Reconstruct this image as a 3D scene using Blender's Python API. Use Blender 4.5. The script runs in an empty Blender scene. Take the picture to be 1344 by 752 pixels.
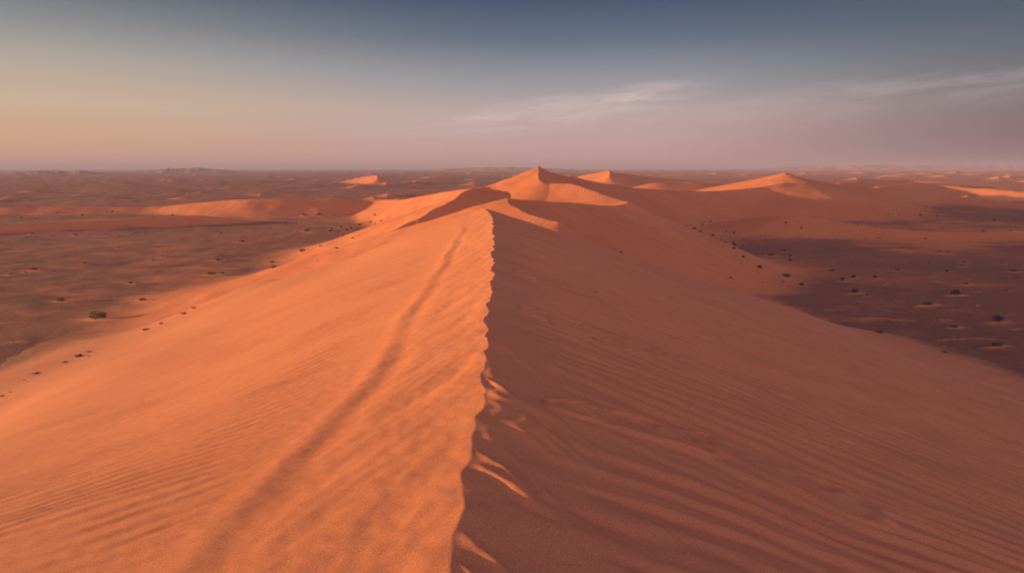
import bpy, math, random
import numpy as np
from mathutils import Vector

# ------------------------------------------------------------------ scene, camera, sky, sun
scene = bpy.context.scene
col = scene.collection
R = math.radians
FPX = 896.0                     # focal length in photo pixels (24 mm on 36 mm, 1344 px wide)
PITCH = math.atan2(376 - 221, FPX)
SUN_EL, SUN_AZ = 4.4, -92.0     # degrees; azimuth from +Y (view direction), negative = left
EXPOSURE = 1.36

cam_d = bpy.data.cameras.new('camera')
cam_d.lens, cam_d.sensor_width = 24.0, 36.0
cam_d.clip_start, cam_d.clip_end = 0.1, 60000
cam = bpy.data.objects.new('camera', cam_d)
col.objects.link(cam)
cam.location = (0, 0, 0)
cam.rotation_euler = (R(90) - PITCH, 0, 0)
scene.camera = cam

vs = scene.view_settings
vs.view_transform = 'Standard'
vs.look = 'None'
vs.exposure = EXPOSURE
vs.gamma = 1.0
vs.use_curve_mapping = False
cy = scene.cycles
cy.max_bounces = 4
cy.diffuse_bounces = 3
cy.volume_bounces = 1
cy.use_denoising = True
cy.denoiser = 'OPENIMAGEDENOISE'
cy.denoising_input_passes = 'RGB_ALBEDO_NORMAL'


class NT:
    """tiny helper for writing node trees"""
    def __init__(self, tree):
        self.t = tree
        tree.nodes.clear()

    def n(self, typ, **kw):
        nd = self.t.nodes.new(typ)
        for k, v in kw.items():
            setattr(nd, k, v)
        return nd

    def put(self, sock, v):
        if v is None:
            return
        if hasattr(v, 'is_linked') or hasattr(v, 'links'):
            self.t.links.new(v, sock)
        else:
            sock.default_value = v

    def math(self, op, a, b=None, c=None, clamp=False):
        nd = self.n('ShaderNodeMath', operation=op, use_clamp=clamp)
        for i, v in enumerate((a, b, c)):
            if v is not None:
                self.put(nd.inputs[i], v)
        return nd.outputs[0]

    def ss(self, v, lo, hi, tlo=0.0, thi=1.0):
        nd = self.n('ShaderNodeMapRange', interpolation_type='SMOOTHSTEP')
        self.put(nd.inputs['Value'], v)
        nd.inputs['From Min'].default_value = lo
        nd.inputs['From Max'].default_value = hi
        nd.inputs['To Min'].default_value = tlo
        nd.inputs['To Max'].default_value = thi
        return nd.outputs[0]

    def mix(self, f, a, b, mode='MIX'):
        nd = self.n('ShaderNodeMix', data_type='RGBA', blend_type=mode)
        self.put(nd.inputs[0], f)
        for s, v in ((nd.inputs[6], a), (nd.inputs[7], b)):
            if isinstance(v, (tuple, list)):
                v = (*v[:3], 1.0)
            self.put(s, v)
        return nd.outputs[2]

    def noise(self, vec, scale, detail=3.0, rough=0.5, dist=0.0):
        nd = self.n('ShaderNodeTexNoise')
        self.put(nd.inputs['Vector'], vec)
        nd.inputs['Scale'].default_value = scale
        nd.inputs['Detail'].default_value = detail
        nd.inputs['Roughness'].default_value = rough
        nd.inputs['Distortion'].default_value = dist
        return nd.outputs['Fac']

    def mapping(self, vec, scale=(1, 1, 1), rot=(0, 0, 0), loc=(0, 0, 0)):
        nd = self.n('ShaderNodeMapping')
        self.put(nd.inputs['Vector'], vec)
        nd.inputs['Scale'].default_value = scale
        nd.inputs['Rotation'].default_value = rot
        nd.inputs['Location'].default_value = loc
        return nd.outputs[0]

    def ramp(self, f, stops):
        nd = self.n('ShaderNodeValToRGB')
        cr = nd.color_ramp
        cr.interpolation = 'B_SPLINE' if len(stops) > 12 else 'EASE'
        cr.interpolation = 'LINEAR'
        while len(cr.elements) < len(stops):
            cr.elements.new(0.5)
        for e, (p, c) in zip(cr.elements, stops):
            e.position = p
            e.color = (*c, 1)
        self.put(nd.inputs[0], f)
        return nd.outputs[0]


def lin(r, g, b, k=1.0):
    o = []
    for v in (r, g, b):
        v /= 255.0
        o.append(k * (v / 12.92 if v <= 0.04045 else ((v + 0.055) / 1.055) ** 2.4))
    return tuple(o)


world = bpy.data.worlds.new('World')
scene.world = world
world.use_nodes = True
N = NT(world.node_tree)
tc = N.n('ShaderNodeTexCoord').outputs['Generated']
sep = N.n('ShaderNodeSeparateXYZ')
N.put(sep.inputs[0], tc)
X, Y, Z = sep.outputs
elev = N.math('MULTIPLY', N.math('ARCSINE', N.math('MINIMUM', N.math('MAXIMUM', Z, -1.0), 1.0)), 180 / math.pi)
azim = N.math('MULTIPLY', N.math('ARCTAN2', X, Y), 180 / math.pi)        # degrees, right positive
KW = 2 ** (-EXPOSURE)
ef = N.math('DIVIDE', elev, 90.0, clamp=True)


def stops(lst):
    return [(e / 90.0, lin(*c, KW)) for e, c in lst]


# dusty evening sky: warm towards the sun on the left, mauve in the middle, dull blue on the right
left = N.ramp(ef, stops([(0, (224, 174, 138)), (2.2, (220, 176, 140)), (4.5, (212, 185, 157)), (7.5, (180, 171, 160)),
                         (10, (136, 141, 144)), (13.2, (76, 91, 109)), (20, (80, 96, 120)), (38, (52, 60, 92)), (90, (48, 58, 94))]))
mid = N.ramp(ef, stops([(0, (206, 164, 162)), (2.2, (204, 169, 166)), (4.5, (192, 174, 170)), (7.5, (142, 149, 160)),
                        (10, (95, 112, 132)), (13.2, (52, 78, 108)), (20, (62, 82, 112)), (38, (52, 60, 92)), (90, (48, 58, 94))]))
right = N.ramp(ef, stops([(0, (116, 96, 110)), (2.2, (116, 97, 109)), (4.5, (116, 108, 118)), (7.5, (94, 102, 115)),
                          (10, (74, 90, 107)), (13.2, (52, 75, 98)), (20, (62, 80, 106)), (38, (52, 60, 92)), (90, (48, 58, 94))]))
f1 = N.ss(azim, -40, 4)
f2 = N.ss(azim, 6, 44)
base = N.mix(f2, N.mix(f1, left, mid), right)
# glow round the sun itself, out of the frame to the left
sdir = (math.sin(R(SUN_AZ)) * math.cos(R(SUN_EL)), math.cos(R(SUN_AZ)) * math.cos(R(SUN_EL)), math.sin(R(SUN_EL)))
dp = N.n('ShaderNodeVectorMath', operation='DOT_PRODUCT')
N.put(dp.inputs[0], tc)
dp.inputs[1].default_value = sdir
glow = N.ss(dp.outputs['Value'], 0.72, 1.0)
glow = N.math('MULTIPLY', N.math('POWER', glow, 2.0), 0.9)
base = N.mix(glow, base, lin(255, 214, 160, 1.5 * KW))
# added bright patch of unseen sky behind the viewer, brings out the shaded ripples
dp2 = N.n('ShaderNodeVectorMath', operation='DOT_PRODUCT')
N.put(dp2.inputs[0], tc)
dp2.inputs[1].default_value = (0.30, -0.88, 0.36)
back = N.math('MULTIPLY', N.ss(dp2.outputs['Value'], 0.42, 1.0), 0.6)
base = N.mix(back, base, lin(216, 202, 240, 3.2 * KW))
# thin cirrus streaks
cv = N.n('ShaderNodeCombineXYZ')
rise = N.math('MULTIPLY', azim, 0.075)
ce = N.math('SUBTRACT', elev, rise)
N.put(cv.inputs[0], N.math('MULTIPLY', azim, 0.075))
N.put(cv.inputs[1], N.math('MULTIPLY', ce, 0.62))
warp = N.noise(cv.outputs[0], 1.3, 3, 0.5)
cn = N.noise(N.mapping(cv.outputs[0], (1, 1, 1), (0, 0, R(10)), (9.2, 4.1, 0)), 1.7, 10, 0.66, 0.9)
veil = N.ss(cn, 0.38, 0.66)
ax = N.math('SUBTRACT', azim, 2.0)
e1 = N.math('SUBTRACT', elev, N.math('ADD', 4.7, N.math('MULTIPLY', ax, 0.13)))
e1 = N.math('ADD', e1, N.math('MULTIPLY', N.math('SUBTRACT', warp, 0.5), 1.8))
core = N.math('MULTIPLY', N.ss(e1, 1.0, 0.15), N.ss(e1, -2.6, -0.1))
core = N.math('MULTIPLY', core, N.math('MULTIPLY', N.ss(azim, -16, -1), N.ss(azim, 18, 9)))
e2 = N.math('SUBTRACT', elev, N.math('ADD', 3.4, N.math('MULTIPLY', ax, 0.085)))
e2 = N.math('ADD', e2, N.math('MULTIPLY', N.math('SUBTRACT', warp, 0.5), 1.6))
tail = N.math('MULTIPLY', N.ss(e2, 0.9, 0.0), N.ss(e2, -3.0, 0.2))
tail = N.math('MULTIPLY', tail, N.math('MULTIPLY', N.ss(azim, 3, 12), 0.27))
cl = N.math('MULTIPLY', N.math('MULTIPLY', N.math('ADD', veil, 0.18), N.math('MAXIMUM', core, tail)), 0.95, clamp=True)
base = N.mix(cl, base, lin(212, 192, 188, KW))
sky = N.n('ShaderNodeTexSky')
sky.sky_type = 'NISHITA'
sky.sun_disc = False
sky.sun_elevation = R(SUN_EL)
sky.sun_rotation = R(SUN_AZ)
sky.dust_density = 4.0
bg1 = N.n('ShaderNodeBackground')
N.put(bg1.inputs[0], sky.outputs[0])
bg1.inputs[1].default_value = 0.05
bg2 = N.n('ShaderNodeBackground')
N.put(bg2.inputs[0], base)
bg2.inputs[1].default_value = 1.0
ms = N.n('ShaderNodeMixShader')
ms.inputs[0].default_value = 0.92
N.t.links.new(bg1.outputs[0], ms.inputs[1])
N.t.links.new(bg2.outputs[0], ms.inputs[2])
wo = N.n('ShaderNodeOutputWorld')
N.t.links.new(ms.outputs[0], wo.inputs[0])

sun_d = bpy.data.lights.new('sun', 'SUN')
sun_d.energy = 5.0
sun_d.angle = R(0.6)
sun_d.color = (1.0, 0.66, 0.31)
sun = bpy.data.objects.new('sun', sun_d)
sun.rotation_euler = Vector(sdir).to_track_quat('Z', 'Y').to_euler()
sun.location = (-60, 0, 40)
col.objects.link(sun)

# ------------------------------------------------------------------ numpy noise
rng = np.random.default_rng(7)
random.seed(7)
PERM = rng.permutation(512).astype(np.int32)
GA = rng.uniform(0, 2 * np.pi, 512)
GX, GY = np.cos(GA).astype(np.float32), np.sin(GA).astype(np.float32)


def perlin(x, y, seed=0):
    x = np.asarray(x, np.float32) + np.float32(37.3 * seed)
    y = np.asarray(y, np.float32) + np.float32(17.7 * seed)
    xi, yi = np.floor(x).astype(np.int32), np.floor(y).astype(np.int32)
    fx, fy = x - xi, y - yi

    def g(ix, iy, dx, dy):
        h = PERM[(PERM[ix & 511] + iy) & 511]
        return GX[h] * dx + GY[h] * dy
    u = fx * fx * fx * (fx * (fx * 6 - 15) + 10)
    v = fy * fy * fy * (fy * (fy * 6 - 15) + 10)
    a = g(xi, yi, fx, fy)
    b = g(xi + 1, yi, fx - 1, fy)
    c = g(xi, yi + 1, fx, fy - 1)
    d = g(xi + 1, yi + 1, fx - 1, fy - 1)
    return ((a + (b - a) * u) * (1 - v) + (c + (d - c) * u) * v) * 1.5


def fbm(x, y, octv=4, seed=0, gain=0.5):
    s, a = 0.0, 1.0
    for k in range(octv):
        s = s + a * perlin(x * 2 ** k, y * 2 ** k, seed + k)
        a *= gain
    return s


def sst(v, lo, hi):
    t = np.clip((v - lo) / (hi - lo), 0, 1)
    return t * t * (3 - 2 * t)


def smax(a, b, k):
    h = np.clip(0.5 + 0.5 * (a - b) / k, 0, 1)
    return b + (a - b) * h + k * h * (1 - h)


# ------------------------------------------------------------------ picture geometry
CP, SP = math.cos(PITCH), math.sin(PITCH)


def ray(px, py):
    u, v = (px - 672) / FPX, (376 - py) / FPX
    return np.array([u, CP + v * SP, -SP + v * CP])


def at(px, py, y):
    """the point seen at a photo pixel that lies y metres ahead"""
    d = ray(px, py)
    return d * (y / d[1])


PLAIN = -16.5

# ------------------------------------------------------------------ the near dune (its crest is a line of the grid)
CREST_PX = [(589, 751), (593, 704), (605, 672), (602, 645), (608, 627), (619, 600), (617, 575), (622, 548), (633, 524),
            (630, 497), (634, 485), (632, 471), (641, 452), (637, 436), (636, 427), (642, 412), (640.5, 399), (645, 386),
            (643, 374), (647.5, 363), (645.5, 356), (648, 344), (645.7, 333), (649, 320), (648, 311), (646, 304), (647, 297), (646, 285),
            (641, 277), (634, 271.5)]


def crest_z(y):
    return -3.1 - 0.0062 * np.clip(y, -30, 200)


pts = []
for px, py in CREST_PX:
    d = ray(px, py)
    y = 10.0
    for _ in range(30):
        y = crest_z(y) / d[2] * d[1]
    pts.append((float(y), float(d[0] * y / d[1])))
CY = np.array([-40, 0.0, 2.5] + [p[0] for p in pts] + [pts[-1][0] + 12, 130])
CX = np.array([1.6, -0.35, -0.5] + [p[1] for p in pts] + [pts[-1][1] - 0.7, -4])
END_Y = pts[-1][0]
print('crest y', [round(p[0], 1) for p in pts])


def crest_x(y):
    x = np.interp(y, CY, CX)
    n = perlin(y * 0.9, y * 0 + 3.3, 5) * 0.10 + perlin(y * 2.3, y * 0 + 8.1, 6) * 0.05
    return x + n * sst(y, 3, 8)


# slumps on the shaded side: ends in the picture, half width in metres
def on_right(px, py):
    d = ray(px, py)
    y = 10.0
    for _ in range(60):
        z = crest_z(y) - 0.325 * max(0, d[0] * y / d[1] - np.interp(y, CY, CX))
        y = 0.5 * y + 0.5 * z / d[2] * d[1]
    return d[0] * y / d[1], y


LOBES = [(on_right(742, 550), on_right(905, 597), 0.42), (on_right(940, 600), on_right(1105, 678), 0.55),
         (on_right(705, 415), on_right(790, 445), 0.55), (on_right(800, 455), on_right(850, 463), 0.5),
         (on_right(690, 362), on_right(760, 380), 0.6), (on_right(735, 430), on_right(830, 458), 0.4)]


def dune_a(x, y, dy=None, want_sand=False):
    """height of the near dune; dy = local grid step, used to leave out what the grid cannot carry"""
    cx = crest_x(y)
    u = x - cx
    cxs = np.interp(y, CY[::3], CX[::3])
    us = x - cxs
    au = np.abs(u)
    zc = crest_z(y) + 0.05 * perlin(y * 0.35, y * 0 + 1.2, 9)
    # flanks
    lt = 0.19 + 0.17 * sst(y, 3, 19)
    lt = lt + 0.02 * perlin(y / 14, u / 11, 14)
    rt = 0.33 + 0.012 * perlin(y / 16, u / 9, 15)
    hl = zc - lt * au
    hr = zc - rt * au + 0.10 * rt * (1 - np.exp(-au / 0.5)) + 0.55 * rt * (1 - np.exp(-au)) * sst(y, 19, 9)
    z = np.where(u < 0, hl, hr)
    # back edge of the dune
    t = y - END_Y - 1.5
    back = 0.5 * (t + np.sqrt(t * t + 3.0)) * 0.42
    wl = sst(-u, 8, 26)
    z = z - back * (1 - 0.93 * wl)
    big = np.where(u < 0, 0.35, 0.2) * perlin(u / 13, y / 17, 21) * sst(au, 2, 12)
    z = z + big
    step = np.zeros_like(y) + 0.02 if dy is None else dy
    # --- sunlit side: a long low shoulder parallel to the crest, and flutes between it and the crest
    L = (u < 0).astype(np.float32)
    off = 2.15 + 0.28 * perlin(y / 5.5, y * 0, 31) - 0.25 * sst(y, 26, 50)
    amp = (0.7 + 0.45 * perlin(y / 3.7, y * 0 + 4, 32)) * sst(y, 62, 40)
    z = z + L * amp * (0.034 * np.exp(-((-us - off - 0.24) / 0.25) ** 2) - 0.026 * np.exp(-((-us - off + 0.18) / 0.24) ** 2))
    ca, sa = 0.47, 0.88                        # flutes run down-slope and back towards the viewer
    al = -us * ca + -y * sa
    ac = -us * sa - -y * ca
    win = sst(-us, 0.05, 0.5) * sst(-us, 2.7, 1.3)
    fl = perlin(al / 1.7, ac / 0.75, 33)
    fl2 = perlin(al / 1.1, ac / 0.21, 34)
    z = z + L * win * (0.047 * np.where(fl < 0, fl, 0.35 * fl) + 0.006 * fl2)
    # scallops right at the crest
    sc_ = perlin(y * 1.7, u * 1.2 + y * 0.3, 35)
    z = z + 0.03 * sc_ * np.exp(-au / 0.5)
    # --- ripples, their crests run down the slope
    wob = 0.55 * perlin(u / 3.1, y / 2.3, 41) + 0.9 * perlin(u / 9, y / 7, 42) + 0.12 * perlin(u / 0.8, y / 0.6, 48)
    lamR = 0.40 + 0.05 * sst(au, 2, 16)
    yR = y + 0.30 * us + wob * 0.7
    lamL = 0.40
    yL = y - 0.42 * us + wob * 0.6
    phR = 2 * np.pi * yR / 0.57
    phL = 2 * np.pi * yL / lamL

    def rip(ph):
        s = np.sin(ph + 0.75 * np.sin(ph))
        return s
    keepR = sst(step, 0.17, 0.09)
    mod = 0.75 + 0.5 * perlin(u / 2.4, y / 2.0, 43)
    aR = (0.042 + 0.016 * sst(y, 13, 24)) * sst(au, 0.4, 2.4) * mod
    aL = 0.017 * sst(au, 2.3, 4.5) * (0.85 + 0.7 * perlin(u / 4.0, y / 3.3, 44)) * sst(au, 34, 19)
    slump = np.zeros_like(z)
    rim = np.zeros_like(z)
    if True:
        for (p, q, w) in LOBES:
            m = (x > min(p[0], q[0]) - 2.5) & (x < max(p[0], q[0]) + 2.5) & (y > min(p[1], q[1]) - 2.5) & (y < max(p[1], q[1]) + 2.5)
            if not m.any():
                continue
            xx, yy = x[m], y[m]
            ex, ey = q[0] - p[0], q[1] - p[1]
            l2 = ex * ex + ey * ey
            tt = np.clip(((xx - p[0]) * ex + (yy - p[1]) * ey) / l2, 0, 1)
            dd = np.hypot(xx - p[0] - tt * ex, yy - p[1] - tt * ey) / (w * (0.75 + 0.35 * tt)) + 0.16 * perlin(xx / 0.7, yy / 0.7, 51)
            ins = sst(dd, 1.0, 0.72)
            lump = 0.045 * perlin(xx / 0.35, yy / 0.5, 52) + 0.02 * perlin(xx / 0.13, yy / 0.25, 53)
            slump[m] = np.maximum(slump[m], ins)
            rim[m] = np.maximum(rim[m], 0.070 * np.exp(-((dd - 0.92) / 0.085) ** 2) + ins * (lump + 0.045 * (0.3 + 0.7 * tt)))
    z = z + np.where(u >= 0, keepR * aR * rip(phR) * (1 - slump) + rim, keepR * aL * rip(phL))
    # thin drapes that spill over the crest and catch the sun
    Rm = (u >= 0).astype(np.float32)
    dc = y * 0.55 + us * 0.84 + 0.10 * perlin(u / 0.8, y / 0.8, 61)
    da = us * 0.55 - y * 0.84
    rn = 1 - np.abs(perlin(da / 3.4, dc / 0.46, 62))
    rn = sst(rn, 0.70, 1.0) * np.clip(0.45 + 1.3 * perlin(da / 1.7 + 7, dc / 0.9, 65), 0, 1)
    env = sst(au, 0.02, 0.22) * np.exp(-(au / 1.5) ** 2) * sst(y, 17, 10)
    z = z + Rm * env * rn * (0.045 + 0.070 * sst(au, 0.25, 0.9))
    # broad swells on the shaded side near the viewer
    sw = perlin(al / 2.6 + 3, (y + 0.55 * us) / 0.85, 63)
    z = z + Rm * 0.055 * sw * sst(au, 0.2, 1.2) * sst(au, 7, 3.5) * sst(y, 17, 8)
    # long scour marks on the shaded side further up
    sm = perlin(us / 3.2, (y + 0.45 * us) / 0.9, 64)
    z = z + Rm * 0.05 * np.clip(sm, 0.15, 1) * sst(y, 16, 24) * sst(au, 0.3, 1.0) * sst(au, 11, 5)
    z = z + 0.006 * perlin(x / 0.19, y / 0.19, 71) * keepR
    # toe
    base = plain_near(x, y)
    k = 3.2
    h = np.clip(0.5 + 0.5 * (z - base) / k, 0, 1)
    zz = base + (z - base) * h + k * h * (1 - h)
    tz = z - base
    return zz, tz, u


def plain_near(x, y):
    return PLAIN + 0.35 * perlin(x / 55, y / 55, 81) + 0.10 * perlin(x / 14, y / 9, 82)


print('lobes', [[tuple(round(float(q),1) for q in p) for p in l[:2]] for l in LOBES])
# ------------------------------------------------------------------ other dunes: crest lines with two slopes
def P(*rows):
    return [tuple(float(v) for v in at(px, py, y)) for px, py, y in rows]


# each: group, crest points (x, y, z), slope on the left of the walking direction, on the right, wobble
RIDGES = [
    # peak complex: bowl that opens towards the viewer
    ('peak', P((400, 345, 92), (478, 319, 98), (560, 281, 108), (610, 251, 119), (638, 246.5, 127)), 0.43, 0.50),
    ('peak', P((640, 245.5, 148), (675, 234, 141), (705, 222, 132)), 0.60, 0.45),
    ('peak', P((705, 222, 132), (708, 230, 126), (712, 237, 121.5), (722, 240, 120.5), (738, 240.5, 119.5), (757, 242, 118), (785, 251, 114.5), (806, 259, 112), (824, 266, 109.5)), 0.50, 0.40),
    ('peak', P((663, 262, 84), (700, 263, 90), (760, 267, 99), (800, 270, 106), (824, 268, 109.5)), 0.30, 0.47),
    ('peak', P((824, 267, 109.5), (862, 281, 110), (905, 303, 110), (950, 333, 110), (990, 360, 110)), 0.34, 0.50),
    ('peak', P((663, 262, 84), (668, 269, 81), (690, 280, 77), (728, 291, 73)), 0.50, 0.30),
    # saddle and the second summit on the right
    ('saddle', P((705, 222, 132), (735, 229, 148), (790, 240, 180), (850, 248, 210), (930, 251, 234), (985, 247, 246), (1030, 240.5, 252), (1060, 246, 252), (1095, 256, 252),
                 (1130, 268, 252), (1165, 278, 252)), 0.34, 0.52),
    ('saddle', P((1030, 228.5, 266), (1052, 237, 258), (1072, 245, 252), (1096, 254, 247)), 0.45, 0.36),
    ('saddle', P((1030, 228.5, 266), (1012, 231, 274), (985, 239, 286), (935, 250, 304)), 0.36, 0.45),
    ('saddle', P((1030, 228.5, 266), (1075, 238, 290), (1130, 245, 320), (1190, 249.5, 330), (1260, 257.5, 322), (1344, 267.5, 296), (1500, 286, 240)), 0.20, 0.30),
    # arm behind the peak on the left
    ('arm', P((640, 245, 165), (613, 248, 176), (570, 254, 195), (528, 262, 215)), 0.55, 0.20),
    ('left_bank', P((528, 262, 222), (500, 262, 252), (420, 261, 250), (330, 261, 247), (262, 266, 252), (205, 272, 258)), 0.42, 0.20),
    ('left_bank', P((205, 272, 258), (100, 271.5, 254), (0, 272, 250), (-160, 273, 242)), 0.40, 0.14),
    ('left_bar', P((-150, 300, 168), (0, 296, 180), (110, 291, 190), (200, 286, 199), (258, 283, 206), (300, 286.5, 210)), 0.14, 0.42),
    ('right_bar', P((1040, 281, 176), (1090, 290, 172), (1150, 299, 166), (1250, 305, 162), (1344, 303, 166), (1520, 300, 176)), 0.12, 0.34),
]


def spline(p, n=6):
    p = np.array(p)
    q = np.vstack([2 * p[0] - p[1], p, 2 * p[-1] - p[-2]])
    out = []
    for i in range(1, len(q) - 2):
        for t in np.linspace(0, 1, n, endpoint=False):
            a, b, c, d = q[i - 1], q[i], q[i + 1], q[i + 2]
            out.append(0.5 * ((2 * b) + (-a + c) * t + (2 * a - 5 * b + 4 * c - d) * t * t + (-a + 3 * b - 3 * c + d) * t ** 3))
    out.append(p[-1])
    return np.array(out)


def ridge(x, y, crest, sl, sr, cap=None):
    """upper envelope of cones swept along a crest line"""
    best = np.full(x.shape, -1e3, np.float32)
    for (ax, ay, az), (bx, by, bz) in zip(crest[:-1], crest[1:]):
        ex, ey = bx - ax, by - ay
        l2 = ex * ex + ey * ey + 1e-9
        l = math.sqrt(l2)
        t = np.clip(((x - ax) * ex + (y - ay) * ey) / l2, 0, 1)
        dx, dyy = x - ax - t * ex, y - ay - t * ey
        d = np.hypot(dx, dyy) + 1e-6
        c = (ex * dyy - ey * dx) / (l * d)          # +1 = left of the line
        s = sr + (sl - sr) * (0.5 + 0.5 * c)
        np.maximum(best, az + (bz - az) * t - s * d, out=best)
    return best


for i, r in enumerate(RIDGES):
    RIDGES[i] = (r[0], spline(r[1]), r[2], r[3])

# small far dunes
FAR = []
fr_ = random.Random(11)
for i in range(560):
    az = R(fr_.uniform(-46, 50))
    if fr_.random() > 0.55 + 0.15 * (math.degrees(az) + 46) / 96:
        continue
    r = math.exp(fr_.uniform(math.log(360), math.log(6500)))
    if r < 520 and abs(math.degrees(az)) < 9:
        continue
    h = fr_.uniform(1.2, 4.5) * (r / 900) ** 0.55
    if math.degrees(az) < -14:
        h *= 0.6
    ln = fr_.uniform(3.5, 8) * h * 2
    cx0, cy0 = r * math.sin(az), r * math.cos(az)
    ang = R(fr_.gauss(62, 24))                    # direction of the crest line in plan
    bow = fr_.uniform(-0.25, 0.35) * ln
    cr = []
    for k in range(7):
        t = k / 6 - 0.5
        lx = t * ln
        ly = bow * (4 * t * t - 0.5) + fr_.gauss(0, 0.02) * ln
        hz = PLAIN + h * max(0.0, 1 - (2 * abs(t)) ** 2.2) * fr_.uniform(0.86, 1.08) - 0.2
        cr.append((cx0 + lx * math.cos(ang) - ly * math.sin(ang), cy0 + lx * math.sin(ang) + ly * math.cos(ang), hz))
    FAR.append((cr, fr_.uniform(0.15, 0.27), fr_.uniform(0.30, 0.5), h, r, az))
# two larger ones the photo shows beyond the saddle
for (rows, sl, sr) in (
        (((742, 238, 560), (770, 229, 540), (798, 224.5, 520), (800, 231, 490)), 0.40, 0.5),
        (((798, 224.5, 520), (850, 232, 560), (930, 240, 600)), 0.3, 0.3),
        (((860, 240, 420), (905, 239, 430), (980, 242, 440)), 0.2, 0.2),
        (((450, 237, 800), (480, 231, 790), (494, 230, 770), (496, 234, 740)), 0.4, 0.5),
        (((1150, 245, 420), (1210, 240.5, 450), (1260, 245, 440), (1330, 250, 420)), 0.25, 0.3),
        (((1100, 240, 520), (1140, 237, 560), (1190, 236, 620)), 0.25, 0.3)):
    c = [tuple(at(*q)) for q in rows]
    FAR.append((list(map(tuple, spline(c, 4))), sl, sr, max(q[2] for q in c) - PLAIN, c[1][1], math.atan2(c[1][0], c[1][1])))

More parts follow.
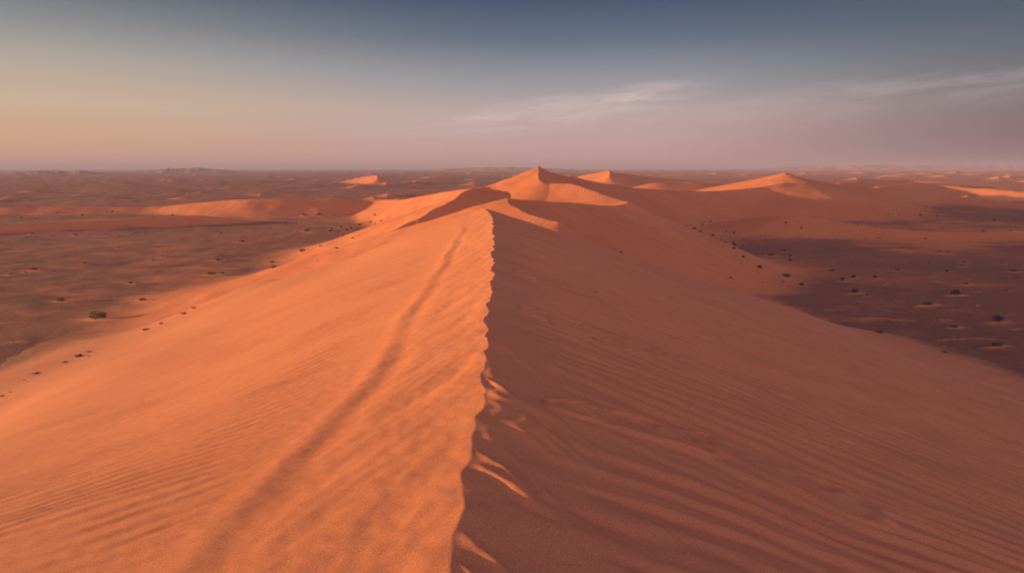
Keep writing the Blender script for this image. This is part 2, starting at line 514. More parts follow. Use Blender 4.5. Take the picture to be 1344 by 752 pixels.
# ------------------------------------------------------------------ plants, stones: where the photo has them (pixel, width in px, kind)
SHRUBS = [
    # (px, py, width px, kind)  kinds: g green shrub, t tan tuft, d dark twiggy mat
    (130, 421, 26, 't'), (79, 396, 13, 't'), (187, 396, 11, 't'), (255, 405, 9, 'd'), (242, 412, 11, 'd'), (212, 425, 8, 'd'), (192, 433, 12, 'd'),
    (117, 462, 9, 'd'), (105, 468, 14, 'd'), (86, 476, 8, 'd'), (117, 468, 5, 'd'), (48, 491, 11, 'd'), (32, 499, 4, 'd'), (36, 501, 3, 'd'), (3, 520, 7, 'd'), (14, 515, 4, 'd'),
    (442, 327, 7, 'd'), (463, 314, 6, 'd'), (417, 343, 4, 'd'),
    (403, 305, 8, 'g'), (434, 305, 6, 'g'), (435, 301, 5, 'g'), (447, 299, 5, 'g'), (455, 303, 6, 'g'), (460, 300, 4, 'g'), (472, 297, 5, 'g'), (486, 293, 4, 'g'), (492, 295, 4, 'g'),
    (450, 310, 4, 'g'), (444, 306, 4, 'g'), (399, 284, 5, 'g'), (419, 283, 6, 'g'), (374, 294, 4, 'g'), (389, 294, 3, 'g'), (403, 283, 3, 'g'), (440, 283, 3, 'g'), (492, 283, 4, 'g'), (500, 291, 4, 'g'),
    (421, 324, 5, 't'), (397, 331, 9, 't'), (358, 346, 9, 'd'), (359, 353, 9, 't'), (342, 340, 4, 'd'), (352, 339, 3, 'd'), (393, 311, 3, 'g'),
    (42, 308, 7, 'd'), (100, 310, 7, 'd'), (69, 310, 3, 'd'), (139, 307, 3, 'd'), (146, 310, 3, 'd'), (173, 308, 4, 'd'), (191, 307, 4, 'd'), (290, 308, 5, 'g'), (207, 326, 3, 'd'), (157, 326, 6, 'd'),
    (110, 347, 8, 'd'), (214, 337, 7, 'd'), (201, 343, 7, 'd'), (285, 343, 9, 't'), (300, 342, 5, 't'), (318, 319, 11, 'd'), (322, 312, 4, 'd'), (278, 362, 14, 'd'), (292, 360, 8, 'd'), (172, 373, 9, 'd'), (180, 373, 5, 'd'),
    (15, 361, 9, 'd'), (45, 356, 13, 'd'), (72, 356, 4, 'd'), (34, 358, 5, 'd'), (226, 283, 4, 'g'), (28, 287, 4, 'g'), (15, 287, 3, 'g'), (75, 281, 3, 'g'), (147, 279, 4, 'g'), (108, 283, 4, 'g'), (20, 284, 3, 'd'), (60, 286, 3, 'd'),
    # right plain
    (901, 297, 4, 'g'), (911, 302, 6, 'g'), (919, 306, 6, 'g'), (922, 296, 4, 'g'), (932, 293, 4, 'g'), (924, 292, 3, 'g'), (935, 311, 6, 'g'), (953, 305, 4, 'g'), (963, 307, 5, 'g'), (946, 316, 3, 'g'),
    (951, 318, 4, 'g'), (962, 320, 5, 'g'), (964, 323, 6, 'g'), (963, 328, 7, 'g'), (975, 339, 6, 'g'), (976, 315, 3, 'g'), (985, 322, 3, 'g'), (988, 318, 5, 'd'), (975, 323, 4, 'd'), (1007, 329, 5, 'd'), (1005, 316, 4, 'g'),
    (1029, 331, 8, 'g'), (1012, 337, 12, 'd'), (1037, 338, 7, 'g'), (1037, 344, 7, 'g'), (997, 354, 9, 'g'), (959, 367, 5, 'g'), (1032, 365, 11, 't'), (1092, 357, 8, 't'), (1028, 371, 4, 'g'), (1052, 376, 8, 'g'), (1075, 366, 3, 'd'),
    (1001, 371, 4, 'd'), (991, 333, 3, 'g'), (1001, 333, 2, 'g'), (996, 358, 3, 'd'),
    (1031, 294, 4, 'g'), (1052, 300, 4, 'g'), (1063, 314, 5, 'd'), (1066, 318, 4, 'd'), (1081, 305, 3, 'd'), (1092, 308, 3, 'd'), (1136, 315, 3, 'd'), (1154, 314, 6, 'd'), (1110, 331, 5, 'd'), (1118, 344, 4, 'd'),
    (1106, 370, 9, 'g'), (1120, 366, 8, 'g'), (1148, 366, 8, 'g'), (1159, 373, 6, 'd'), (1122, 386, 12, 'g'), (1138, 389, 6, 'd'), (1178, 356, 8, 'd'), (1193, 372, 4, 'd'), (1219, 346, 6, 'd'), (1243, 358, 6, 'g'), (1215, 315, 6, 'd'),
    (1254, 388, 15, 'g'), (1217, 402, 17, 'd'), (1268, 375, 8, 'd'), (1309, 424, 18, 'g'), (1252, 430, 11, 't'), (1308, 456, 16, 't'), (1332, 432, 5, 'd'), (1154, 437, 11, 't'), (1236, 446, 5, 'd'), (1257, 446, 5, 'd'), (1247, 454, 5, 'd'), (1186, 431, 3, 'd'),
    (1321, 383, 6, 'd'), (1314, 347, 6, 'd'), (1330, 358, 12, 'd'), (1234, 330, 4, 'g'), (1244, 331, 4, 'g'), (1265, 346, 8, 'd'), (1262, 350, 7, 'd'), (1281, 383, 5, 'd'), (1239, 420, 5, 'd'), (1170, 395, 4, 'd'), (1200, 397, 3, 'd'),
    (1208, 284, 5, 'g'), (1230, 285, 5, 'g'), (1305, 289, 4, 'g'), (1130, 292, 3, 'g'), (1126, 296, 3, 'g'), (1140, 294, 3, 'g'), (1166, 282, 3, 'g'), (1290, 306, 5, 'g'), (1326, 304, 3, 'g'), (1180, 283, 3, 'g'), (1332, 289, 3, 'g'), (1150, 298, 3, 'd'), (1160, 299, 3, 'd'), (1170, 298, 3, 'd'), (1183, 287, 3, 'd'),
]
STONES = [(1239, 462.5, 8, 'dark flat stone slab lying on the gravel near the dune foot'),
          (1283, 401, 4, 'small pale stone lying on the dark gravel right of the wide shrub'),
          (814, 331.5, 6, 'dark sliver of rock half buried in the upper shaded dune slope')]


def plain_z(x, y):
    r = np.hypot(x, y)
    z = plain_near(x, y)
    z = z + 0.11 * perlin(x / 7.5, y / 6, 84) + 0.05 * perlin(x / 3.1, y / 2.4, 85)
    z = z + sst(r, 150, 420) * (0.55 * fbm(x / 34, y / 46, 3, 86))
    far = sst(r, 250, 900)
    z = z + far * (1.6 * fbm(x / 260, y / 260, 4, 90) + np.clip((r - 900) / 6000, 0, 1) * 2.5 * perlin(x / 900, y / 900, 95))
    return z


MOUNDS = []


def ground_parts(x, y, far=False):
    """height, sand cover, dominant dune group"""
    base = plain_z(x, y)
    z = base.copy()
    gid = np.zeros(x.shape, np.int8)
    top = np.full(x.shape, -60.0, np.float32)
    near = (np.hypot(x, y) < 420) & (y > 30)
    if near.any():
        xx, yy = x[near], y[near]
        wx = xx + 0.7 * perlin(xx / 9, yy / 9, 101) + 0.25 * perlin(xx / 2.6, yy / 2.6, 102)
        wy = yy + 0.7 * perlin(xx / 9, yy / 9, 103)
        acc = np.full(xx.shape, -60.0, np.float32)
        gg = np.zeros(xx.shape, np.int8)
        for (g, cr, sl, sr) in RIDGES:
            h = ridge(wx, wy, cr, sl, sr)
            k = 0.9 if g == 'peak' else 1.6
            new = smax(h, acc, k)
            gi = GROUPS.index(g) + 1
            gg = np.where(h > acc, gi, gg).astype(np.int8)
            acc = new
        b = base[near]
        k = np.where((gg == GROUPS.index('left_bar') + 1) | (gg == GROUPS.index('left_bank') + 1) | (gg == GROUPS.index('right_bar') + 1), 0.8, 2.2)
        h_ = np.clip(0.5 + 0.5 * (acc - b) / k, 0, 1)
        zz = b + (acc - b) * h_ + k * h_ * (1 - h_)
        rise = acc - b
        zz = zz + 0.05 * perlin(xx / 3.5, yy / 1.6, 110) * sst(rise, 0.5, 3)
        z[near] = zz
        top[near] = rise
        gid[near] = np.where(rise > 0.1, gg, 0)
    return z, gid, top, base


GROUPS = ['peak', 'saddle', 'arm', 'left_bank', 'left_bar', 'right_bar']


def height_pt(x, y):
    x, y = np.atleast_1d(np.float32(x)), np.atleast_1d(np.float32(y))
    a = dune_a(x, y, np.full(x.shape, 0.2, np.float32))[0]
    g = ground_parts(x, y)[0]
    return np.maximum(a, g)


def cast(px, py):
    """first hit of a picture ray with the land"""
    d = ray(px, py)
    d = d / d[1]
    ys = np.geomspace(5, 420, 1400).astype(np.float32)
    h = height_pt(d[0] * ys, ys)
    k = np.argmax(d[2] * ys <= h)
    if d[2] * ys[k] > h[k]:
        return None
    y = float(ys[k])
    return float(d[0] * y), y, float(h[k])


# ------------------------------------------------------------------ materials
def land_material(name, near):
    m = bpy.data.materials.new(name)
    m.use_nodes = True
    n = NT(m.node_tree)
    pos = n.n('ShaderNodeNewGeometry').outputs['Position']
    att = n.n('ShaderNodeAttribute', attribute_name='sand').outputs['Fac']
    # where sand thins out to gravel, break the edge up
    brk = n.noise(n.mapping(pos, (0.35, 0.6, 0.6)), 1.0, 8, 0.65)
    brk2 = n.noise(pos, 2.6, 4, 0.7)
    cov = n.math('ADD', att, n.math('MULTIPLY', n.math('SUBTRACT', brk, 0.5), 0.9))
    cov = n.math('ADD', cov, n.math('MULTIPLY', n.math('SUBTRACT', brk2, 0.5), 0.55))
    cov = n.ss(cov, 0.08, 0.92)
    # sand
    big = n.noise(pos, 0.05, 5, 0.55)
    med = n.noise(n.mapping(pos, (0.5, 1.6, 1.0), (0, 0, R(-14))), 0.5, 6, 0.6)
    sand = n.mix(n.ss(big, 0.3, 0.7), (0.57, 0.165, 0.058), (0.62, 0.195, 0.076))
    sand = n.mix(n.ss(med, 0.35, 0.75, 0.0, 0.5), sand, (0.50, 0.135, 0.040))
    grain = n.noise(pos, 60 if near else 6, 2, 0.8)
    grain2 = n.noise(pos, 210 if near else 22, 2, 0.9)
    gr = n.math('ADD', n.math('MULTIPLY', grain, 0.5), n.math('MULTIPLY', grain2, 0.5))
    sand = n.mix(n.ss(gr, 0.36, 0.64), n.mix(0.46 if near else 0.2, sand, (0.22, 0.065, 0.030)), n.mix(0.22 if near else 0.08, sand, (0.85, 0.5, 0.30)))
    # gravel plain
    g1 = n.noise(pos, 1.7, 8, 0.7)
    g2 = n.noise(n.mapping(pos, (0.02, 0.05, 0.05)), 1.0, 5, 0.6)
    g3 = n.noise(pos, 7.0, 3, 0.8)
    grav = n.mix(n.ss(g2, 0.35, 0.65), (0.240, 0.100, 0.062), (0.32, 0.128, 0.076))
    grav = n.mix(n.ss(g1, 0.40, 0.68), grav, (0.36, 0.145, 0.082))
    grav = n.mix(n.ss(g3, 0.52, 0.72, 0.0, 0.65), grav, (0.100, 0.048, 0.036))
    colr = n.mix(cov, grav, sand)
    # relief
    b1 = n.n('ShaderNodeBump')
    b1.inputs['Strength'].default_value = 0.55
    b1.inputs['Distance'].default_value = 0.010 if near else 0.05
    n.put(b1.inputs['Height'], gr)
    st = n.noise(n.mapping(pos, (0.22, 2.3, 0.4), (0, 0, R(-16))), 1.0, 5, 0.6)
    b2 = n.n('ShaderNodeBump')
    b2.inputs['Strength'].default_value = 0.0 if near else 0.5
    b2.inputs['Distance'].default_value = 0.16
    n.put(b2.inputs['Height'], st)
    n.put(b2.inputs['Normal'], b1.outputs[0])
    gb = n.n('ShaderNodeBump')
    gb.inputs['Strength'].default_value = 0.9
    gb.inputs['Distance'].default_value = 0.28
    n.put(gb.inputs['Height'], n.math('ADD', n.noise(pos, 2.4, 6, 0.75), n.math('MULTIPLY', g3, 0.5)))
    nm = n.n('ShaderNodeMix', data_type='VECTOR')
    n.put(nm.inputs[0], cov)
    n.put(nm.inputs[4], gb.outputs[0])
    n.put(nm.inputs[5], b2.outputs[0])
    bs = n.n('ShaderNodeBsdfPrincipled')
    n.put(bs.inputs['Base Color'], colr)
    bs.inputs['Roughness'].default_value = 0.95
    bs.inputs['Diffuse Roughness'].default_value = 0.3
    bs.inputs['Specular IOR Level'].default_value = 0.12
    bs.inputs['Sheen Weight'].default_value = 0.0
    bs.inputs['Sheen Roughness'].default_value = 0.55
    bs.inputs['Sheen Tint'].default_value = (0.88, 0.58, 0.54, 1)
    n.put(bs.inputs['Normal'], nm.outputs[1])
    o = n.n('ShaderNodeOutputMaterial')
    n.t.links.new(bs.outputs[0], o.inputs[0])
    return m


def plain_material(name, cols, rough=0.9):
    m = bpy.data.materials.new(name)
    m.use_nodes = True
    n = NT(m.node_tree)
    pos = n.n('ShaderNodeNewGeometry').outputs['Position']
    f = n.noise(pos, 9.0, 4, 0.7)
    bs = n.n('ShaderNodeBsdfPrincipled')
    n.put(bs.inputs['Base Color'], n.mix(n.ss(f, 0.35, 0.65), cols[0], cols[1]))
    bs.inputs['Roughness'].default_value = rough
    bs.inputs['Specular IOR Level'].default_value = 0.15
    o = n.n('ShaderNodeOutputMaterial')
    n.t.links.new(bs.outputs[0], o.inputs[0])
    return m


M_NEAR = land_material('near_sand', True)
M_LAND = land_material('desert_land', False)
M_GREEN = plain_material('shrub_leaves', ((0.055, 0.062, 0.034), (0.105, 0.100, 0.056)))
M_TAN = plain_material('dry_grass', ((0.15, 0.105, 0.05), (0.28, 0.19, 0.09)))
M_DARK = plain_material('dry_twigs', ((0.075, 0.050, 0.035), (0.14, 0.09, 0.058)))
M_STEM = plain_material('woody_stem', ((0.07, 0.045, 0.03), (0.12, 0.08, 0.05)))
M_ROCK = plain_material('dark_rock', ((0.03, 0.024, 0.022), (0.06, 0.045, 0.04)))
M_PALE = plain_material('pale_rock', ((0.45, 0.30, 0.24), (0.55, 0.40, 0.32)))


# ------------------------------------------------------------------ mesh building
def mesh_from(name, verts, quads, mat, sand=None, smooth=True):
    me = bpy.data.meshes.new(name)
    nv, nq = len(verts), len(quads)
    k = quads.shape[1]
    me.vertices.add(nv)
    me.vertices.foreach_set('co', np.ascontiguousarray(verts, np.float32).ravel())
    me.loops.add(nq * k)
    me.loops.foreach_set('vertex_index', np.ascontiguousarray(quads, np.int32).ravel())
    me.polygons.add(nq)
    me.polygons.foreach_set('loop_start', np.arange(0, nq * k, k, dtype=np.int32))
    me.polygons.foreach_set('loop_total', np.full(nq, k, np.int32))
    me.polygons.foreach_set('use_smooth', np.full(nq, smooth, bool))
    me.update(calc_edges=True)
    if sand is not None:
        a = me.attributes.new('sand', 'FLOAT', 'POINT')
        a.data.foreach_set('value', np.ascontiguousarray(sand, np.float32))
    me.materials.append(mat)
    o = bpy.data.objects.new(name, me)
    col.objects.link(o)
    return o


def tag(o, label=None, cat=None, group=None, kind=None):
    if label:
        o['label'] = label
    if cat:
        o['category'] = cat
    if group:
        o['group'] = group
    if kind:
        o['kind'] = kind
    return o


def grid_quads(nr, nc):
    i = np.arange(nr * nc, dtype=np.int32).reshape(nr, nc)
    return np.stack([i[:-1, :-1], i[:-1, 1:], i[1:, 1:], i[1:, :-1]], -1).reshape(-1, 4)


# near dune: rows along the crest, columns across it
ys = [-30.0]
while ys[-1] < 118:
    y = ys[-1]
    ys.append(y + (max(0.02, 0.0023 * abs(y)) if 3.5 < y < 66 else (0.35 if y < 0 else 0.10 if y <= 3.5 else 0.35)))
ys = np.array(ys, np.float32)
us = [0.0]
while us[-1] < 62:
    us.append(us[-1] + 0.018 + 0.0125 * us[-1] ** 0.92)
us = np.array(us)
us = np.concatenate([-us[:0:-1], us]).astype(np.float32)
Yg, Ug = np.meshgrid(ys, us, indexing='ij')
Xg = (Ug + crest_x(ys)[:, None]).astype(np.float32)
DY = np.gradient(ys)[:, None] + 0 * Xg
Zg, Tz, _ = dune_a(Xg.ravel(), Yg.ravel(), DY.ravel().astype(np.float32))
# outside its toe the dune sheet dips under the plain
lobe = 0.8 * perlin(Xg.ravel() / 6, Yg.ravel() / 9, 120) + 0.35 * perlin(Xg.ravel() / 1.7, Yg.ravel() / 2.1, 121)
Zg = Zg - 0.45 * sst(Tz + lobe, -1.5, -3.2)
sandA = sst(Tz + 0.5 * lobe, -2.5, 1.8)
q = grid_quads(len(ys), len(us))
keep = (np.maximum.reduce([Tz[q[:, k]] for k in range(4)]) > -4.2)
q = q[keep]
used = np.zeros(len(Zg), bool)
used[q.ravel()] = True
re = np.cumsum(used) - 1
vA = np.stack([Xg.ravel(), Yg.ravel(), Zg], -1)[used]
o = mesh_from('sand_dune', vA, re[q], M_NEAR, sandA[used])
tag(o, 'long foreground sand dune with scalloped crest, orange sunlit left flank and rippled shaded right flank', 'dune', None, 'structure')
print('near dune', len(vA))

# plants: find where they stand
placed = []
for (px, py, w, k) in SHRUBS:
    c = cast(px, py)
    if c is None:
        continue
    x, y, z = c
    wm = w / FPX * y
    placed.append((px, py, w, k, x, y, wm))
stone_at = []
for (px, py, w, lab) in STONES:
    c = cast(px, py)
    stone_at.append((c, w / FPX * c[1], lab))

# the plain and everything further off: rings round the view point
rs = [9.0]
while rs[-1] < 16000:
    r = rs[-1]
    f = 0.02 if r < 34 else 0.0030 if r < 320 else 0.0062 if r < 2600 else 0.014
    rs.append(r * (1 + f))
rs = np.array(rs, np.float32)
az = np.arange(-47, 47.001, 0.062)
wide = [0.0]
step = 0.1
while wide[-1] < 133:
    wide.append(wide[-1] + step)
    step *= 1.09
wide = np.array(wide[1:])
wide = wide * 133 / wide[-1]
az = np.radians(np.concatenate([(-47 - wide)[::-1], az, az[-1] + wide])).astype(np.float32)
Rg, Ag = np.meshgrid(rs, az, indexing='ij')
GXc, GYc = (Rg * np.sin(Ag)), (Rg * np.cos(Ag))
x, y = GXc.ravel(), GYc.ravel()
z, gid, rise, base = ground_parts(x, y)
sand = sst(rise + 1.0 * fbm(x / 9, y / 9, 3, 130), -3.2, 2.0)
Zs, Ss = z.reshape(Rg.shape), sand.reshape(Rg.shape)
# sand sheets on the plain
rr, aa = np.hypot(x, y), np.degrees(np.arctan2(x, y))
sheet = fbm(x / 46, y / 60, 5, 140)
patch = 0.55 * sst(sheet + 0.5 * fbm(x / 9, y / 6, 4, 145), 0.1, 1.0) * sst(rr, 520, 300)
patch = np.clip(patch + 0.34 * sst(x, 20, 50) * sst(rr, 700, 330) * (0.75 + 0.6 * fbm(x / 22, y / 18, 4, 147)), 0, 0.8)
sheet2 = fbm(x / 210, y / 230, 5, 150)
bias = np.interp(aa, [-180, -45, -20, 0, 20, 45, 180], [0.5, 0.52, 0.50, 0.38, 0.22, 0.10, 0.1])
patch2 = sst(sheet2, bias + 0.12, bias + 0.75) * sst(rr, 260, 520)
Ss += np.maximum(patch, patch2).reshape(Rg.shape) * (1 - Ss)
# pale vehicle track and a pale bar on the right plain
tr = [cast(px, py) for px, py in ((985, 388), (1015, 379), (1040, 373), (1060, 368), (1100, 364), (1160, 360))]
tr2 = [cast(px, py) for px, py in ((930, 312), (955, 309), (985, 309), (991, 312), (990, 315))]
tr3 = [cast(px, py) for px, py in ((1120, 393), (1150, 402), (1184, 414))]


def cols_for(a0, a1):
    return max(0, np.searchsorted(az, a0)), min(len(az), np.searchsorted(az, a1))


def rows_for(r0, r1):
    return max(0, np.searchsorted(rs, r0)), min(len(rs), np.searchsorted(rs, r1))


def block(px, py, rad):
    r = math.hypot(px, py)
    a = math.atan2(px, py)
    da = math.atan2(rad, max(r - rad, 1))
    r0, r1 = rows_for(r - rad, r + rad)
    c0, c1 = cols_for(a - da, a + da)
    return slice(r0, r1), slice(c0, c1)


for t, wd, am in ((tr, 0.40, 0.50), (tr2, 0.8, 0.6), (tr3, 0.40, 0.45)):
    for a, b in zip(t[:-1], t[1:]):
        mx, my = (a[0] + b[0]) / 2, (a[1] + b[1]) / 2
        s = block(mx, my, math.hypot(a[0] - b[0], a[1] - b[1]) / 2 + 3)
        h = ridge(GXc[s].ravel(), GYc[s].ravel(), [(a[0], a[1], 0), (b[0], b[1], 0)], 1, 1).reshape(GXc[s].shape)
        Ss[s] = np.maximum(Ss[s], am * np.exp(-(h / wd) ** 2))
# small sand tails in the lee of plants
for (px, py, w, k, cx0, cy0, wm) in placed:
    if rise_at := (w < 5):
        continue
    sc = max(0.35, wm * 0.55)
    s = block(cx0, cy0, sc * 7)
    dx, dy = GXc[s] - cx0, GYc[s] - cy0
    if px > 640:
        dx, dy = dx * 0.97 + dy * 0.2, dy * 0.97 - dx * 0.2
    else:
        dx, dy = dx * 0.97 - dy * 0.25, dy * 0.97 + dx * 0.25
    wx = np.where(dx > 0, 2.6, 2.2) * sc
    g = np.exp(-(dx / wx) ** 2 - (dy / (0.75 * sc)) ** 2)
    Zs[s] += g * 0.30 * min(sc, 1.2)
    Ss[s] = np.maximum(Ss[s], np.clip(g * 1.3, 0, 0.85))
# bare hummocks and streaks of sand
hr = random.Random(5)
for i in range(260):
    a = R(hr.uniform(-44, 44))
    r = hr.uniform(48, 330)
    cx0, cy0 = r * math.sin(a), r * math.cos(a)
    if abs(cx0) < 42:
        continue
    sc = math.exp(hr.uniform(math.log(0.22), math.log(1.15)))
    s = block(cx0, cy0, sc * 9)
    dx, dy = GXc[s] - cx0, GYc[s] - cy0
    th = 0.25 + hr.gauss(0, 0.22)
    if cx0 > 0:
        th = -th
    dx, dy = dx * math.cos(th) + dy * math.sin(th), dy * math.cos(th) - dx * math.sin(th)
    g = np.exp(-np.abs(dx / (3.2 * sc)) ** 1.6 - (dy / (0.6 * sc)) ** 2)
    Zs[s] += g * 0.22 * sc
    Ss[s] = np.maximum(Ss[s], np.clip(g * 1.2, 0, hr.uniform(0.35, 0.8)))
# far dunes
for (cr, sl, sr, h, r, a) in FAR:
    mx = sum(c[0] for c in cr) / len(cr)
    my = sum(c[1] for c in cr) / len(cr)
    rad = max(math.hypot(c[0] - mx, c[1] - my) for c in cr) + h / min(sl, sr) * 1.3 + 5
    s = block(mx, my, rad)
    if s[0].stop <= s[0].start or s[1].stop <= s[1].start:
        continue
    hh = ridge(GXc[s].ravel(), GYc[s].ravel(), cr, sl, sr).reshape(GXc[s].shape).astype(np.float32)
    hh += PLAIN * 0 + 0.04 * h * perlin(GXc[s] / (2.2 * h), GYc[s] / (2.2 * h), 160)
    b = Zs[s]
    up_ = hh - b
    Zs[s] = smax(hh, b, 0.25 * h)
    Ss[s] = np.maximum(Ss[s], sst(up_, -0.10 * h, 0.18 * h))
z = Zs.ravel()
sand = np.clip(Ss.ravel(), 0, 1)
# round the horizon off: land falls slowly away with distance
z = z - (np.maximum(rr - 2500, 0) ** 2) / 2.4e7
verts = np.stack([x, y, z], -1)
nr, nc = Rg.shape
q = grid_quads(nr, nc)
qg = gid[q]
dom = np.where((qg == qg[:, :1]).all(1), qg[:, 0], 0)
LABELS = {
    0: ('ground', 'dark gravel desert plain with sand streaks and small far dunes reaching the horizon', 'desert plain'),
    1: ('sand_dune', 'peaked orange sand dune right behind the foreground crest, its shaded flank falling to the right', 'dune'),
    2: ('sand_dune', 'broad shaded dune saddle with a lit pointed summit on the right of the peak', 'dune'),
    3: ('sand_dune', 'sunlit dune arm sloping left behind the peaked dune', 'dune'),
    4: ('sand_dune', 'long low dune bank on the left plain with one glowing end', 'dune'),
    5: ('sand_dune', 'thin low sand bar on the left plain in front of the dune bank', 'dune'),
    6: ('sand_dune', 'low curved pale sand bar crossing the right plain', 'dune'),
}
for gi, (nm, lab, cat) in LABELS.items():
    qq = q[dom == gi]
    if not len(qq):
        continue
    used = np.zeros(len(verts), bool)
    used[qq.ravel()] = True
    re = np.cumsum(used) - 1
    o = mesh_from(nm, verts[used], re[qq], M_LAND, sand[used])
    tag(o, lab, cat, None, 'structure')
    if gi == 0:
        ground_obj = o
print('land', len(verts))


# far hills on the horizon
def hills(px0, px1, tops, dist, depth, sandv, label, seed):
    """tops: (pixel x, pixel y of the skyline)"""
    n, m = 260, 40
    V = []
    pxs = np.linspace(px0, px1, n)
    sky_y = np.interp(pxs, [t[0] for t in tops], [t[1] for t in tops])
    for j in range(m):
        t = j / (m - 1)
        prof = math.sin(min(1, t / 0.5) * math.pi / 2) if t < 0.5 else math.cos((t - 0.5) / 0.5 * math.pi / 2)
        rr_ = dist - depth + 2 * depth * t
        a_ = (pxs - 672) / FPX
        zt = -(sky_y - 221) / 885 * dist
        fl = PLAIN - (max(dist - 2500, 0) ** 2) / 2.4e7 - 6
        nz = 0.75 + 0.32 * fbm(pxs / 17 + seed, np.full(n, t * 5.0), 4, seed)
        nz = 1 - (1 - nz) * (1 if abs(t - 0.5) > 0.03 else 0.25)
        zz = fl + (zt - fl) * prof * nz
        V.append(np.stack([a_ * rr_, np.full(n, rr_), zz], -1))
    V = np.concatenate(V)
    o = mesh_from('hills', V, grid_quads(m, n), M_LAND, np.full(len(V), sandv))
    tag(o, label, 'hills', None, 'structure')


hills(-40, 170, [(-40, 229), (20, 226.5), (45, 225), (58, 223), (66, 223.8), (82, 223.2), (95, 225), (112, 223), (125, 224.6), (140, 226.5), (170, 229)], 1900, 260, 0.15,
      'low dark hills with rounded tops near the left edge of the horizon', 3)
hills(195, 320, [(195, 225), (212, 222.5), (226, 220.4), (240, 221.2), (258, 220), (268, 219.4), (276, 221), (300, 222.4), (320, 225)], 2700, 330, 0.1,
      'low flat topped hill breaking the left horizon', 8)
hills(990, 1500, [(990, 221), (1040, 218.5), (1090, 217.2), (1120, 215.6), (1150, 216.5), (1210, 217.2), (1270, 216.3), (1330, 217), (1400, 216), (1500, 218)], 7000, 700, 0.6,
      'faint hazy hill range along the right horizon', 14)
hills(560, 760, [(560, 223), (600, 220.5), (640, 219.6), (680, 219.5), (720, 221), (760, 222.5)], 4200, 400, 0.6,
      'faint hazy dune hills on the horizon behind the peak', 21)


# ------------------------------------------------------------------ plants
def blades(n, rad, h, width, seed, flat=0.5, lean=0.9):
    """tuft of bent tapering blades: strips of two quads"""
    r_ = random.Random(seed)
    V, F = [], []
    for i in range(n):
        a = r_.uniform(0, 2 * math.pi)
        d = rad * math.sqrt(r_.random()) * 0.75
        bx, by = d * math.cos(a) * 1.25, d * math.sin(a) * 0.8
        out = a + r_.gauss(0, 0.6)
        ln = h * r_.uniform(0.5, 1.1) * (1 - 0.45 * (d / rad) ** 2)
        le = lean * r_.uniform(0.15, 1.0) * (0.3 + d / rad)
        w = width * r_.uniform(0.6, 1.3)
        pa = out + math.pi / 2 + r_.uniform(-0.8, 0.8)
        wx, wy = math.cos(pa) * w, math.sin(pa) * w
        p0 = (bx, by, -0.05)
        p1 = (bx + math.cos(out) * le * ln * 0.4, by + math.sin(out) * le * ln * 0.4, ln * 0.62)
        p2 = (bx + math.cos(out) * le * ln, by + math.sin(out) * le * ln, ln * (1.0 - 0.25 * le))
        b = len(V)
        for p, k in ((p0, 0.7), (p1, 1.0), (p2, 0.15)):
            V.append((p[0] - wx * k, p[1] - wy * k, p[2]))
            V.append((p[0] + wx * k, p[1] + wy * k, p[2]))
        F += [(b, b + 1, b + 3, b + 2), (b + 2, b + 3, b + 5, b + 4)]
    return np.array(V, np.float32), np.array(F, np.int32)


def leaf_cloud(n, rad, h, size, seed):
    r_ = random.Random(seed)
    V, F = [], []
    cl = [(r_.gauss(0, 0.42) * rad, r_.gauss(0, 0.35) * rad, h * r_.uniform(0.25, 0.7), r_.uniform(0.25, 0.5)) for _ in range(9)]
    for i in range(n):
        cx0, cy0, cz0, cr_ = r_.choice(cl)
        p = Vector((cx0 + r_.gauss(0, cr_ * rad * 0.5), cy0 + r_.gauss(0, cr_ * rad * 0.5), max(0.01, cz0 + r_.gauss(0, cr_ * h * 0.42))))
        a = Vector((r_.gauss(0, 1), r_.gauss(0, 1), r_.gauss(0, 1))).normalized()
        b = a.orthogonal().normalized()
        s = size * r_.uniform(0.6, 1.4)
        k = len(V)
        V += [tuple(p - a * s), tuple(p + b * s * 0.4), tuple(p + a * s), tuple(p - b * s * 0.4)]
        F.append((k, k + 1, k + 2, k + 3))
    return np.array(V, np.float32), np.array(F, np.int32)


PROTO = {}


def proto(kind, variant):
    """unit plants (1 m wide), returned as [(part name, mesh)]"""
    key = (kind, variant)
    if key in PROTO:
        return PROTO[key]
    sd = variant * 13 + {'g': 1, 't': 2, 'd': 3}[kind]
    out = []
    if kind == 'g':
        V, F = leaf_cloud(520, 0.42, 0.42, 0.042, sd)
        out.append(('foliage', V, F, M_GREEN))
        V, F = blades(40, 0.26, 0.42, 0.010, sd + 5)
        out.append(('stems', V, F, M_STEM))
    elif kind == 't':
        V, F = blades(300, 0.40, 0.38, 0.012, sd)
        out.append(('blades', V, F, M_TAN))
        V, F = leaf_cloud(120, 0.34, 0.16, 0.035, sd + 5)
        out.append(('undergrowth', V, F, M_GREEN))
    else:
        V, F = leaf_cloud(260, 0.42, 0.22, 0.040, sd)
        out.append(('foliage', V, F, M_DARK))
        V, F = blades(60, 0.36, 0.26, 0.010, sd + 5, lean=1.4)
        out.append(('stems', V, F, M_STEM))
    PROTO[key] = []
    for nm, V, F, mat in out:
        ob = mesh_from(nm, V, F, mat, smooth=False)
        PROTO[key].append((nm, ob.data))
        bpy.data.objects.remove(ob)
    return PROTO[key]


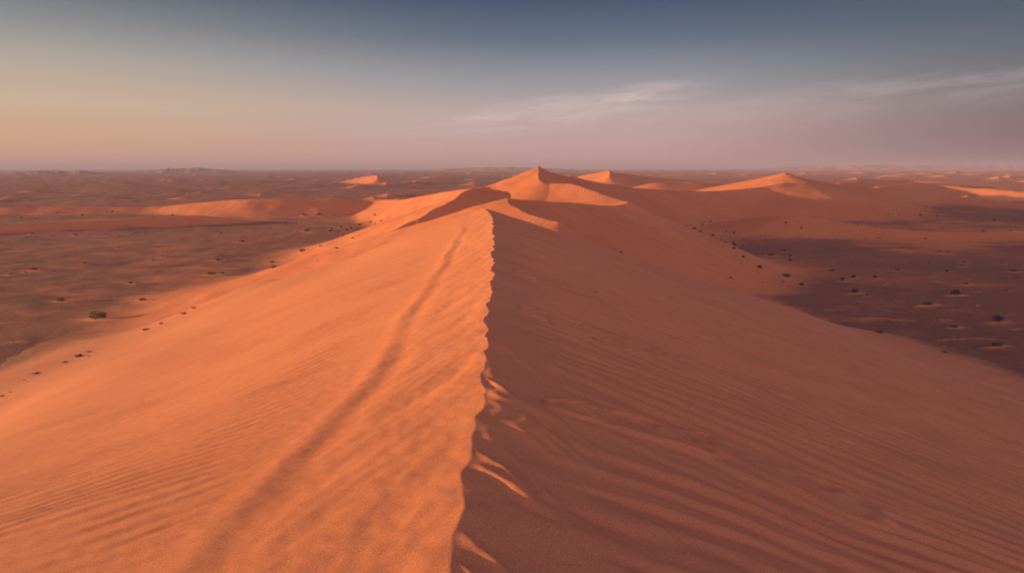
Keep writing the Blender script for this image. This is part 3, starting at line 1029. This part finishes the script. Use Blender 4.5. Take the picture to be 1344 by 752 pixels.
# singled-out plants: nearest pixel -> label
NAMED = {
    (130, 421): 'largest tan grass tuft on the left plain, on a sand mound with a long shadow',
    (79, 396): 'small tan tuft on a sandy hump up and left of the largest left tuft',
    (187, 396): 'yellowish tuft standing alone right of and above the largest left tuft',
    (255, 405): 'topmost dark tuft of the line along the left foot of the sunlit dune',
    (242, 412): 'flat dark mat just below the topmost tuft at the left dune foot',
    (212, 425): 'small tuft just above the wider dark tuft at the sunlit dune foot',
    (192, 433): 'wide dark tuft on bare orange sand, midway along the left dune foot',
    (117, 462): 'brown tuft at the right end of the elongated mat on orange sand',
    (105, 468): 'elongated flat dark mat on orange sand at the left dune foot',
    (48, 491): 'rounded dark tuft on sand low on the left, ringed by tiny specks',
    (3, 520): 'dark scrap of scrub cut by the left edge of the photo on sand',
    (442, 327): 'small dark bush on lit sand at the left dune foot, lower of two',
    (463, 314): 'small dark bush on lit sand beside the dark wedge of shadow, upper of two',
    (403, 305): 'biggest green bush of the cluster beyond the left dune foot',
    (290, 308): 'lone dark green bush in front of the thin left sand bar',
    (397, 331): 'brownish low tuft on a sandy patch beyond the left dune foot',
    (318, 319): 'dark flat scrub at the tip of a pale sand streak on the left plain',
    (278, 362): 'long dark scrub line crowning a sand streak left of the sunlit dune',
    (285, 343): 'tan tuft on a sandy hump above the long dark scrub line',
    (172, 373): 'dark scrub on a long slanting sand streak in the middle of the left plain',
    (45, 356): 'widest dark scrub on a sand streak near the left edge',
    (15, 361): 'dark scrub at the lower end of the sand streak by the left edge',
    (997, 354): 'dark green bush standing alone between shaded dune foot and pale track',
    (959, 367): 'dark bush tucked against the edge of the shaded dune slope',
    (975, 339): 'green bush at the lowest tip of the shaded peak flank',
    (1012, 337): 'broad brownish scrub on the pale sand patch of the right plain',
    (1029, 331): 'green bush on pale sand just above the broad brownish scrub',
    (1037, 338): 'upper of two green bushes right of the broad brownish scrub',
    (1037, 344): 'lower of two green bushes right of the broad brownish scrub',
    (1032, 365): 'yellow green tuft just above the pale track',
    (1092, 357): 'pale yellow tuft alone on the right plain beyond the track end',
    (1052, 376): 'dark green bush just below the pale track',
    (1106, 370): 'left lower bush of three in a row right of the track',
    (1120, 366): 'middle bush of three in a row right of the track',
    (1148, 366): 'right bush of three in a row right of the track',
    (1122, 386): 'wide grey green bush with a small dark companion on its right',
    (1138, 389): 'small dark companion at the right of the wide grey green bush',
    (1254, 388): 'dark green bush with a sandy tail, above the longest mat on the right plain',
    (1217, 402): 'longest dark flat mat with a reddish sand tail on the right plain',
    (1309, 424): 'biggest grey green bush near the right edge of the photo',
    (1252, 430): 'pale dry bush below and left of the biggest right edge bush',
    (1308, 456): 'pale straw tuft low at the right, below the biggest grey green bush',
    (1154, 437): 'brown dry bush peeking over the shaded dune shoulder',
    (1332, 432): 'tiny dark tuft right of the biggest grey green bush',
    (1178, 356): 'dark tuft with a sandy tail above the middle of the right plain',
    (1243, 358): 'small black green bush in the upper right plain, left of the wide mats',
    (1330, 358): 'wide thin dark mat by the right edge, far up the plain',
    (1268, 375): 'brown tuft under a pale sand streak on the upper right plain',
}


def zone(px, py):
    if px < 640:
        if py > 440:
            return 'tiny dark speck of scrub on orange sand at the lower left dune foot', 'scrub specks at the left dune foot'
        if px > 365 and py < 335:
            return 'tiny bush in the scattered cluster beyond the left foot of the sunlit dune', 'bushes beyond the left dune foot'
        if py < 292:
            return 'tiny bush on the pale flat between the two low left dunes', 'bushes between the left dunes'
        if py < 330:
            return 'tiny dark tuft on gravel just in front of the thin left sand bar', 'tufts before the left sand bar'
        return 'small dark tuft on the gravel of the middle left plain', 'tufts on the left plain'
    if px > 1110 and py < 310:
        return 'tiny dark bush on the strip behind the low curved right sand bar', 'bushes behind the right sand bar'
    if px < 1020:
        return 'small dark bush scattered along the right foot of the shaded peak flank', 'bushes along the shaded dune foot'
    if py < 335:
        return 'tiny dark bush on the far right plain in front of the curved sand bar', 'bushes on the far right plain'
    return 'small dark tuft on the shaded gravel of the nearer right plain', 'tufts on the right plain'


KIND = {'g': ('desert_shrub', 'shrub'), 't': ('grass_tuft', 'grass tuft'), 'd': ('dry_scrub', 'scrub')}
dg = bpy.context.evaluated_depsgraph_get()
land = [ob for ob in col.objects if ob.get('kind') == 'structure' and ob.name.split('.')[0] in ('ground', 'sand_dune')]
from mathutils.bvhtree import BVHTree


def surface(x, y):
    best = None
    for ob in land:
        ok, loc, nrm, _ = ob.ray_cast(Vector((x, y, 60)), Vector((0, 0, -1)))
        if ok and (best is None or loc.z > best):
            best = loc.z
    return best


prng = random.Random(3)
for i, (px, py, w, k, x, y, wm) in enumerate(placed):
    nm, cat = KIND[k]
    lab = NAMED.get((px, py))
    grp = None
    if lab is None:
        lab, grp = zone(px, py)
    z = surface(x, y)
    if z is None:
        continue
    root = bpy.data.objects.new(nm, None)
    root.empty_display_size = 0.2
    col.objects.link(root)
    root.location = (x, y, z)
    root.rotation_euler = (0, 0, prng.uniform(-0.5, 0.5))
    sc = wm * 1.12
    tall = {'g': 1.0, 't': 0.95, 'd': 0.85}[k] * prng.uniform(0.8, 1.15)
    root.scale = (sc, sc * 0.9, sc * tall)
    tag(root, lab, cat, grp)
    for pn, me in proto(k, i % 4):
        ob = bpy.data.objects.new(pn, me)
        col.objects.link(ob)
        ob.parent = root


# ------------------------------------------------------------------ stones
def stone(x, y, wm, label, mat, flat, seed):
    r_ = np.random.default_rng(seed)
    n, m = 20, 10
    V = []
    for j in range(m + 1):
        ph = -math.pi / 2 + math.pi * j / m
        for i in range(n):
            th = 2 * math.pi * i / n
            c, s = math.cos(th), math.sin(th)
            sq = 1 / max(abs(c), abs(s)) ** 0.55
            rr_ = math.cos(ph) ** 0.6 if math.cos(ph) > 1e-6 else 0
            V.append((c * sq * rr_ * 0.5, s * sq * rr_ * 0.32, math.sin(ph) * flat))
    V = np.array(V)
    V += 0.035 * np.stack([perlin(V[:, 0] * 4, V[:, 1] * 4 + V[:, 2] * 5, seed + k) for k in range(3)], -1)
    o = mesh_from('stone', V * wm, np.array([(j * n + i, j * n + (i + 1) % n, (j + 1) * n + (i + 1) % n, (j + 1) * n + i) for j in range(m) for i in range(n)]), mat)
    o.location = (x, y, surface(x, y) + flat * wm * 0.35)
    o.rotation_euler = (0, 0.08, -0.18)
    tag(o, label, 'stone')


for k, (c, wm, lab) in enumerate(stone_at):
    stone(c[0], c[1], wm, lab, M_PALE if 'pale' in lab else M_ROCK, 0.11, 40 + k)

# ------------------------------------------------------------------ air
HZ = 2.2e-4
bx = 17500
zlo, zhi = float(verts[:, 2].min()) - 1, 62.0
hv = np.array([(sx * bx, sy * bx, zz) for zz in (zlo, zhi) for sx, sy in ((-1, -1), (1, -1), (1, 1), (-1, 1))], np.float32)
hf = np.array([(3, 2, 1, 0), (4, 5, 6, 7), (0, 1, 5, 4), (1, 2, 6, 5), (2, 3, 7, 6), (3, 0, 4, 7)], np.int32)
mh = bpy.data.materials.new('haze_air')
mh.use_nodes = True
n = NT(mh.node_tree)
pv = n.n('ShaderNodeVolumePrincipled')
pv.inputs['Color'].default_value = (0.36, 0.33, 0.46, 1)
pv.inputs['Density'].default_value = HZ
pv.inputs['Anisotropy'].default_value = 0.0
oo = n.n('ShaderNodeOutputMaterial')
n.t.links.new(pv.outputs[0], oo.inputs['Volume'])
ho = mesh_from('haze', hv, hf, mh, smooth=False)
tag(ho, 'thin dusty pink haze in the air over the whole desert', 'haze', None, 'stuff')
